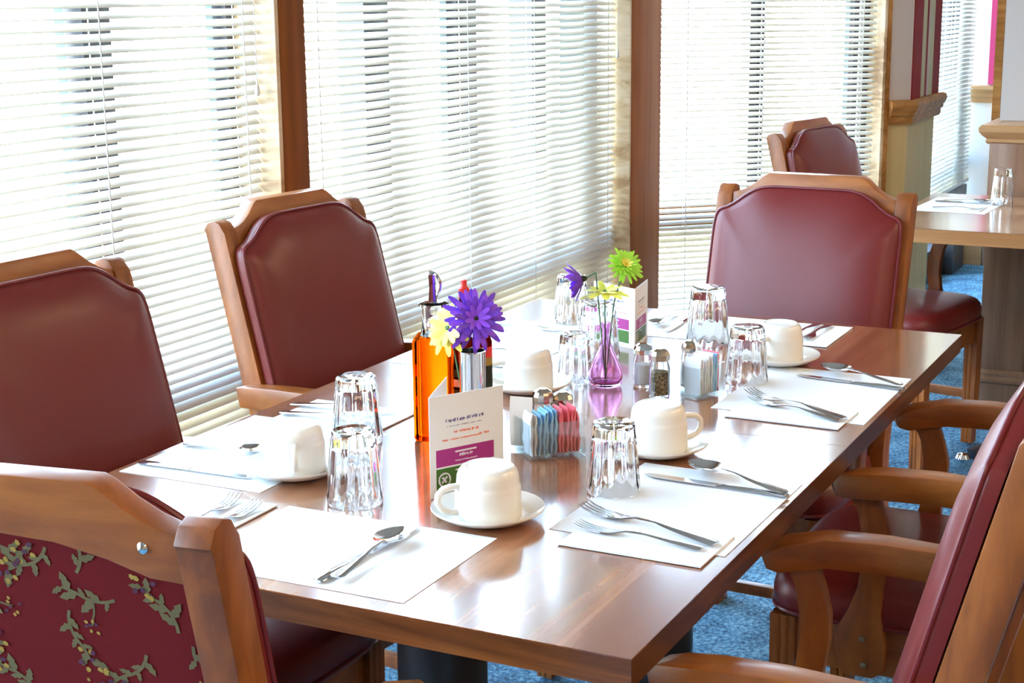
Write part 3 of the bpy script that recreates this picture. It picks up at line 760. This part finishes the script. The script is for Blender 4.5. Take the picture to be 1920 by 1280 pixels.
gl = [((.325, .545), 1, 'nearest the camera, on the window side of the printed card'), ((.588, .705), 1.02, 'directly behind the nearest tumbler'),
      ((.520, .240), .98, 'on the near right placemat'), ((1.208, .272), .98, 'beside the cup at the right side near the far end'), ((1.478, .442), 1.1, 'at the far end in front of the facing chair'),
      ((1.262, .585), 1.06, 'behind the pink vase'), ((1.085, .555), .85, 'just left of the pink vase'), ((1.545, .77), 1, 'on the window side below the drooping purple flower')]
for i, ((x, y), s_, lab) in enumerate(gl):
    o = gm if i == 0 else gm.copy()
    if i: col.objects.link(o)
    place(o, (x, y, TZ + .0014), i * .1, 'clear fluted tumbler upside down ' + lab); o.scale = (s_, s_, s_ * .87)

# ------------------------------------------------------------------ menu cards
def make_card(A, B, C, H, label, marks=True):
    A, B, C = [Vector((*p, 0)) for p in (A, B, C)]
    t = empty('table_card', (A.x, A.y, TZ + .0005), 0, label, 'menu card', 'printed cards standing on the table')
    for nm, E_, flip in (('front_panel', B, 1), ('side_panel', C, -1)):
        L = (E_ - A).length; a = math.atan2((E_ - A).y, (E_ - A).x)
        xf = Matrix.Rotation(a, 4, 'Z')
        p = MB().box(0, L, -.0004, .0004, 0, H).build(nm, M['paper'], t, smooth=0, xf=xf)
        s_ = -1 if flip == 1 else 1
        m = MB(); yy = -.0008 if flip == 1 else .0008
        def rect(x0, x1, z0, z1, mi, lift=0):
            y_ = (-.0006 - lift) if flip == 1 else (.0006 + lift)
            if flip == -1: x0, x1 = L - x1, L - x0
            m.add([(x0, y_, z0), (x1, y_, z0), (x1, y_, z1), (x0, y_, z1)], [(0, 1, 2, 3)], mi)
        k_ = H / .145; w_ = L / .125; r = random.Random(5)
        x0, x1 = .010 * w_, .108 * w_
        rect(x0, x1, .043 * k_, .068 * k_, 0); rect(x0, x1, .004 * k_ + .006, .0405 * k_, 1)
        def words(xa, xb, z, h, mi, dens=.8):
            x = xa - .003; xb = xb + .003; h = h * 1.3
            while x < xb:
                g = r.uniform(.0008, .0022) * w_
                if r.random() < dens: rect(x, x + g, z + r.uniform(0, h * .3), z + h * r.uniform(.7, 1), mi, .0001)
                x += g + .0004
        words(.030 * w_, .064 * w_, .105 * k_, .0042 * k_, 3); words(.069 * w_, .088 * w_, .1055 * k_, .0042 * k_, 3)
        words(.032 * w_, .086 * w_, .0985 * k_, .0016 * k_, 4, .7); words(.043 * w_, .057 * w_, .0885 * k_, .0032 * k_, 5, .9); words(.061 * w_, .078 * w_, .0885 * k_, .0032 * k_, 5, .9)
        words(.024 * w_, .082 * w_, .079 * k_, .0022 * k_, 5, .85); words(.086 * w_, .096 * w_, .080 * k_, .0028 * k_, 5, .9)
        rect(.042 * w_, .078 * w_, .0605 * k_, .063 * k_, 2, .0001); words(.052 * w_, .068 * w_, .0540 * k_, .004 * k_, 2, .95); words(.045 * w_, .076 * w_, .0475 * k_, .0018 * k_, 2, .95)
        rect(.042 * w_, .066 * w_, .0345 * k_, .0365 * k_, 2, .0001); words(.042 * w_, .066 * w_, .0270 * k_, .0026 * k_, 6, .9); words(.042 * w_, .060 * w_, .0225 * k_, .0022 * k_, 6, .9); words(.042 * w_, .060 * w_, .0185 * k_, .0022 * k_, 6, .9)
        # round emblem
        cx, cz, ro = .0235 * w_, .024 * k_, .0105
        if flip == -1: cx = L - cx
        y_ = -.0008 if flip == 1 else .0008
        n = 28; vs = []
        for q in range(n):
            a_ = 2 * PI * q / n; rr = ro - .0022 - (.0006 if q % 7 < 3 else 0)
            vs += [(cx + ro * math.cos(a_), y_, cz + ro * math.sin(a_)), (cx + rr * math.cos(a_), y_, cz + rr * math.sin(a_))]
        m.add(vs, [(2 * q, 2 * q + 1, (2 * q + 3) % (2 * n), (2 * q + 2) % (2 * n)) for q in range(n)], 2)
        for a_, l_ in ((.8, .006), (2.3, .0055), (3.9, .0062), (5.3, .005)):
            c_, s2 = math.cos(a_), math.sin(a_)
            m.add([(cx - s2 * .0012, y_, cz + c_ * .0012), (cx + s2 * .0012, y_, cz - c_ * .0012), (cx + c_ * l_ + s2 * .0016, y_, cz + s2 * l_ - c_ * .0016), (cx + c_ * l_ - s2 * .0016, y_, cz + s2 * l_ + c_ * .0016)], [(0, 1, 2, 3)], 2)
        m.build('printing', [M['magenta'], M['green'], M['white_ink'], M['violet_ink'], M['grey_ink'], M['orange_ink'], M['leaf']], p, smooth=0, xf=xf)
    return t
make_card((.378, .455), (.486, .396), (.496, .492), .145, 'white folded card with magenta and green bands standing behind the nearest cup')
make_card((1.362, .551), (1.470, .568), (1.412, .660), .121, 'white folded card with a magenta band standing behind the pink vase')

# ------------------------------------------------------------------ vases and flowers
def petal_ring(m, c, ax, R, n, wd_, lift, curl, mi=0, jit=.1, rnd=random, droop=0, tipw=.35):
    ax = Vector(ax).normalized(); u = ax.orthogonal().normalized(); v_ = ax.cross(u)
    for k_ in range(n):
        a = 2 * PI * k_ / n + rnd.uniform(-jit, jit); L = R * rnd.uniform(.86, 1.08); d = u * math.cos(a) + v_ * math.sin(a); s_ = ax.cross(d)
        rings = []; li = lift + rnd.uniform(-.12, .12)
        for i, (t_, wf) in enumerate(((.05, .35), (.3, .85), (.6, 1), (.85, .8), (1, tipw))):
            p = Vector(c) + d * L * t_ + ax * (L * (li * t_ + curl * t_ * t_)) + Vector((0, 0, -droop * L * t_ * t_))
            rings.append([p - s_ * wd_ * wf, p + ax * (-.0016 * (1 if wf > .5 else .2)), p + s_ * wd_ * wf, p + ax * .0006])
        m.loft(rings, mi=mi)
def flower(name, head, ax, R, base, label, mats, layers, eye=.006, parent_group='flowers in the two vases', bend=None):
    t = empty(name, (0, 0, 0), 0, label, 'flower', parent_group); t.location = base
    h = Vector(head) - Vector(base); rnd = random.Random(hash(label) % 1000 if False else len(label))
    m = MB()
    for (n, k_, wd_, lift, curl, mi) in layers: petal_ring(m, h, ax, R * k_, n, wd_, lift, curl, mi, rnd=rnd)
    m.build('petals', mats, t, smooth=50)
    if eye:
        a = Vector(ax).normalized(); e_ = MB(); rings = []
        u = a.orthogonal().normalized(); v_ = a.cross(u)
        for rr, hh in ((.1, .003), (.7, .0035), (1, .001), (.8, -.004), (.3, -.007)): rings.append([h + a * hh + (u * math.cos(q * PI / 8) + v_ * math.sin(q * PI / 8)) * eye * rr for q in range(16)])
        e_.loft(rings); e_.build('flower_centre', M['dark_eye'] if eye > .005 else M['stem'], t)
    b_ = Vector(bend) - Vector(base) if bend else h * .55 + Vector((0, 0, .01)); pts = [Vector((0, 0, 0)), b_ * .5, b_, b_ * .5 + (h - Vector(ax).normalized() * .006) * .5, h - Vector(ax).normalized() * .006]
    q = []
    for i in range(len(pts) - 1):
        for j in range(4): q.append(pts[i].lerp(pts[i + 1], j / 4))
    q.append(pts[-1]); MB().tube(q, .0013, 6).build('stem', M['stem'], t)
    return t
# steel vase by the bottles
VX, VY = .632, .522
m = MB(); m.lathe([(.0185, 0), (.0205, .002), (.0205, .03), (.0200, .1), (.0205, .150), (.0210, .153), (.0195, .153), (.0185, .10), (.0185, .012), (.001, .010)], n=40)
o = m.build('flower_vase', M['steel'], smooth=50); o.location = (VX, VY, TZ + .0005); tag(o, 'slim shiny cylinder vase holding the purple flower behind the near card', 'vase')
toc = (CP - Vector((VX, VY, .93))).normalized()
flower('purple_flower', (VX + .002, VY - .006, TZ + .203), (toc.x * .8, toc.y * .8 - .25, .35), .052, (VX, VY, TZ + .015), 'large purple daisy in the slim steel vase by the amber bottle', [M['purple'], M['purple2']],
       [(16, 1.0, .0052, -.05, -.10, 0), (14, .85, .0055, .15, -.1, 1), (13, .66, .005, .45, -.1, 0), (9, .42, .004, .9, -.2, 1)], eye=.010)
flower('yellow_flower', (VX - .014, VY + .034, TZ + .188), (-.6, .1, .3), .042, (VX - .003, VY + .004, TZ + .015), 'pale yellow daisy behind the large purple one', [M['lemon']],
       [(12, 1.0, .006, .05, -.25, 0), (12, .8, .0055, .3, -.1, 0)], eye=.004)
# pink drop vase
PVX, PVY = 1.075, .490
m = MB(); m.lathe([(.024, 0), (.0285, .004), (.031, .016), (.0300, .026), (.024, .042), (.0155, .062), (.0085, .080), (.0065, .092), (.0075, .104), (.011, .114), (.0085, .114), (.005, .102), (.0045, .092), (.0065, .079), (.0135, .060), (.022, .040), (.028, .024), (.028, .014), (.024, .007), (.001, .006)], n=40)
o = m.build('flower_vase', M['pinkglass'], smooth=60); o.location = (PVX, PVY, TZ + .0005); tag(o, 'pink glass drop-shaped vase in the middle of the table', 'vase')
def onpix(px, py, dist):
    d = F * 2955.61 + R_ * (px - 960) - U_ * (py - 640); d.normalize(); return CP + d * dist
D0 = (Vector((PVX, PVY, .9)) - CP).length
toc = (CP - Vector((PVX, PVY, .95))).normalized()
bs = (PVX, PVY, TZ + .012)
GX, GY = R_.x, R_.y      # plan direction across the table as the vase's flowers lean
def off(a, b_, h): return (PVX + GX * a, PVY + GY * a, TZ + h)
flower('lime_flower', off(.034, 0, .217), (toc.x * .75 + .25, toc.y - .1, .55), .037, bs, 'lime green daisy, highest in the pink vase', [M['lime'], M['lemon']],
       [(20, 1.0, .0036, .05, -.08, 0), (18, .78, .0034, .3, -.1, 0), (13, .52, .003, .7, -.1, 0), (8, .3, .0028, 1.2, -.2, 1)], eye=0, bend=(PVX + GX * .014, PVY + GY * .014, TZ + .15))
flower('yellow_flower', off(-.002, .0, .170), (toc.x * .2, toc.y * .2, .95), .041, bs, 'yellow pointed flower, lowest in the pink vase', [M['lemon']],
       [(9, 1.0, .0075, .12, -.22, 0), (7, .75, .006, .35, -.1, 0)], eye=.004)
flower('purple_flower', off(-.040, 0, .194), (-GX * 1.0, -GY * 1.0, -.30), .036, bs, 'drooping purple flower leaning left out of the pink vase', [M['purple'], M['purple2']],
       [(12, 1.0, .0055, .55, .15, 0), (10, .85, .005, .85, .1, 1), (8, .6, .004, 1.1, 0, 1)], eye=.006, bend=(PVX - GX * .018, PVY - GY * .018, TZ + .205))

# ------------------------------------------------------------------ bottles
def rsq(h_, r, n=6):
    P = []
    for cx, cy, a0 in ((h_ - r, h_ - r, 0), (-h_ + r, h_ - r, 1), (-h_ + r, -h_ + r, 2), (h_ - r, -h_ + r, 3)):
        for k_ in range(n): a = (a0 + k_ / (n - 1)) * PI / 2; P.append((cx + r * math.cos(a), cy + r * math.sin(a)))
    return P
t = empty('oil_bottle', (.660, .604, TZ + .0005), .35, 'square amber bottle with a clear glass pourer and hooked handle', 'bottle')
m = MB()
def lv(k_, z): return [(x * k_, y * k_, z) for x, y in rsq(.031, .007)]
m.loft([lv(.93, 0), lv(1, .004), lv(1, .158), lv(.94, .163), lv(.7, .165)]); m.build('bottle_body', M['amber'], t, smooth=50)
MB().lathe([(.022, .165), (.0205, .169), (.0185, .18), (.0185, .205), (.023, .211), (.024, .215), (.017, .218), (.014, .215), (.014, .169)], n=28).build('bottle_neck', M['glass'], t, smooth=50)
m = MB(); m.tube([(-.006, 0, .215), (-.007, 0, .240), (-.008, 0, .262)], [.007, .005, .006], 10); m.build('pourer', M['chrome'], t)
m = MB(); m.tube([(-.006 + .017 * math.sin(a), 0, .243 + .021 * math.cos(a)) for a in [k_ * PI / 10 for k_ in range(0, 10)]], .0028, 8)
m.build('handle', M['chrome'], t, xf=Matrix.Rotation(-1.3, 4, 'Z'))
t = empty('sauce_bottle', (.690, .566, TZ + .0005), 0, 'dark brown sauce bottle with a small red cap behind the purple flower', 'bottle')
MB().lathe([(.024, 0), (.026, .003), (.026, .125), (.022, .142), (.010, .160), (.008, .185), (.0075, .228), (.001, .228)], n=32).build('bottle_body', M['brownglass'], t, smooth=50)
m = MB(); m.lathe([(.0085, .222), (.0085, .236), (.005, .240), (.0045, .249), (.001, .250)], n=18); m.build('cap', M['red'], t, smooth=40)
m = MB(); m.lathe([(.0263, .03), (.0263, .10)], n=32); rg = m
lb = MB(); 
for k_ in range(5): lb.lathe([(.0262, .035 + k_ * .016), (.0264, .036 + k_ * .016), (.0264, .046 + k_ * .016), (.0262, .047 + k_ * .016)], n=32, mi=k_ % 2)
lb.build('label', [M['dark_eye'], M['tan_packet']], t, smooth=0)
t = empty('sauce_bottle', (.700, .537, TZ + .0005), 0, 'slim dark sauce bottle with a red and yellow band right of the steel vase', 'bottle')
MB().lathe([(.011, 0), (.0125, .003), (.0125, .105), (.0125, .152), (.010, .160), (.007, .166), (.001, .167)], n=24).build('bottle_body', M['brownglass'], t, smooth=50)
m = MB(); m.lathe([(.0127, .145), (.0127, .128)], n=24, mi=0); m.lathe([(.0127, .128), (.0127, .115)], n=24, mi=1); m.lathe([(.0127, .115), (.0127, .06)], n=24, mi=2)
m.build('label', [M['red'], M['yellow'], M['dark_eye']], t, smooth=0)

# ------------------------------------------------------------------ sweetener caddies and shakers
def make_caddy(c, rz, lu, lv_, label, h=.056):
    t = empty('condiment_caddy', (c[0], c[1], TZ + .0005), rz, label, 'caddy', 'clear caddies of sweetener packets')
    MB().box(-lu / 2, lu / 2, -lv_ / 2, lv_ / 2, 0, .005).build('tray', M['acrylic'], t, bevel=.001)
    th = .0022
    for nm, b_ in (('side_wall', (-lu / 2, lu / 2, -lv_ / 2, -lv_ / 2 + th)), ('side_wall', (-lu / 2, -lu / 2 + th, -lv_ / 2 + th, lv_ / 2 - th)), ('side_wall', (lu / 2 - th, lu / 2, -lv_ / 2 + th, lv_ / 2 - th)), ('divider', (-lu / 2 + th, lu / 2 - th, .0, th))):
        MB().box(*b_, .005, h).build(nm, M['acrylic'], t, smooth=0)
    return t
def packet(name, mat, loc, rz, tilt, label, group, wd_=.034, H=.066, th=.0042):
    m = MB(); n = 6; rings = []
    for i in range(n + 1):
        z = H * i / n; k_ = th * (.25 + .75 * math.sin(PI * i / n)); wv = .0012 * math.sin(i * 2.1 + loc[0] * 400)
        rings.append([(-k_ / 2 + wv, -wd_ / 2, z), (k_ / 2 + wv, -wd_ / 2, z), (k_ / 2 + wv + .0004, 0, z), (k_ / 2 + wv, wd_ / 2, z), (-k_ / 2 + wv, wd_ / 2, z), (-k_ / 2 + wv - .0004, 0, z)])
    m.loft(rings); o = m.build(name, mat, smooth=40); o.location = loc; o.rotation_euler = (0, tilt, rz); return tag(o, label, 'packet', group)
def fill(cx, cy, rz, seq, u0, du, v0, cad, zt=.0062):
    r = random.Random(3); c_, s_ = math.cos(rz), math.sin(rz)
    cnt = {}
    tot = {}
    for kk in seq: tot[kk] = tot.get(kk, 0) + 1
    for i, kind in enumerate(seq):
        u = u0 + du * i; v_ = v0 + r.uniform(-.001, .001)
        cnt[kind] = cnt.get(kind, 0) + 1
        mat, nm, colr = {'w': (M['white_packet'], 'sugar_packet', 'white'), 'b': (M['blue_packet'], 'sweetener_packet', 'light blue'), 'p': (M['pink_packet'], 'sweetener_packet', 'pink'), 't': (M['tan_packet'], 'sugar_packet', 'tan')}[kind]
        ordn = ['first', 'second', 'third', 'fourth', 'fifth', 'sixth', 'seventh', 'eighth'][cnt[kind] - 1]
        lab = '%s of the %s packets from the left in the %s caddy' % (ordn, colr, cad)
        if tot[kind] == 1: lab = 'single %s paper packet standing in the %s caddy' % (colr, cad)
        packet(nm, mat, (cx + u * c_ - v_ * s_, cy + u * s_ + v_ * c_, TZ + zt), rz, r.uniform(-.05, .05), lab, 'packets in the %s caddy' % cad, H=.062 + r.uniform(0, .009))
RZ1 = -.76
def loc(c, rz, u, v_): return (c[0] + u * math.cos(rz) - v_ * math.sin(rz), c[1] + u * math.sin(rz) + v_ * math.cos(rz))
C1 = (.658, .408)
make_caddy(C1, RZ1, .092, .086, 'clear caddy with blue and pink packets beside the printed card')
fill(C1[0], C1[1], RZ1, 'wwbbbbbpppppp', -.0395, .0064, -.021, 'near')
x, y = loc(C1, RZ1, -.034, .022); packet('sugar_packet', M['tan_packet'], (x, y, TZ + .0062), RZ1 + .9, 0, 'tan paper packet standing behind the white ones in the near caddy', 'packets in the near caddy', .036, .078)
def shaker(c, fillmat, label, H=.082, r=.0175, cap='capmetal'):
    t = empty('shaker', (c[0], c[1], TZ + .0062 if False else TZ + .0005), 0, label, 'shaker', 'glass salt and pepper shakers')
    fac = lambda k_, z: 1 + .04 * math.cos(2 * PI * k_ / 4)
    m = MB(); m.lathe([(r * .95, 0), (r, .002), (r, H * .60), (r * .82, H * .74), (r * .80, H * .76), (r * .70, H * .76), (r * .72, H * .72), (r * .86, H * .58), (r * .86, .005), (.001, .005)], n=32, mod=fac); m.build('jar', M['glass'], t, smooth=40)
    MB().lathe([(r * .80, .006), (r * .80, H * .52), (.001, H * .53)], n=24).build('contents', fillmat, t)
    MB().lathe([(r * .86, H * .755), (r * .98, H * .765), (r * .98, H * .87), (r * .80, H * .95), (r * .4, H), (.001, H)], n=12).build('lid', M[cap], t, smooth=25)
    return t
x, y = loc(C1, RZ1, .002, .0235); s1 = shaker((x, y), M['salt'], 'salt shaker with a domed metal lid in the near caddy', .088); s1.location.z = TZ + .006
x, y = loc(C1, RZ1, .034, .0235); s2 = shaker((x, y), M['pepper'], 'pepper shaker with a domed metal lid in the near caddy', .080); s2.location.z = TZ + .006
RZ2 = -.30
C2 = (1.088, .331)
make_caddy(C2, RZ2, .076, .086, 'clear caddy with pale packets beside the pink vase')
fill(C2[0], C2[1], RZ2, 'wwwwtwbbp', -.0275, .0064, -.021, 'far')
x, y = loc(C2, RZ2, .018, .0235); s3 = shaker((x, y), M['tan_packet'], 'small shaker with a brown lid standing in the far caddy', .082, .0135); s3.location.z = TZ + .006
shaker((1.040, .374), M['pepper'], 'tall pepper shaker standing between the pink vase and the far caddy', .086, .0185)
shaker((1.098, .428), M['salt'], 'salt shaker half full standing right behind the pink vase', .078, .0175, 'chrome')

# ------------------------------------------------------------------ background table setting
sheet('placemat', 3.56, 3.92, .27, .505, -.05, 'white paper placemat on the background table', 'placemat', group=PLM)
sheet('napkin', 3.60, 3.72, .30, .47, -.05, 'folded white napkin on the background table placemat', 'napkin', .0008, .002, NAP)
utensil('fork', (3.63, .44), (3.64, .30), 'steel fork on the napkin of the background table', NZ)
utensil('table_knife', (3.80, .47), (3.80, .30), 'steel knife on the background table', .0012)
utensil('spoon', (3.83, .46), (3.84, .31), 'steel spoon on the background table', .0012)
o = gm.copy(); col.objects.link(o); place(o, (3.80, .268, TZ + .0014), 0, 'clear fluted tumbler upside down on the background table'); o.scale = (.92, .92, 1.0)
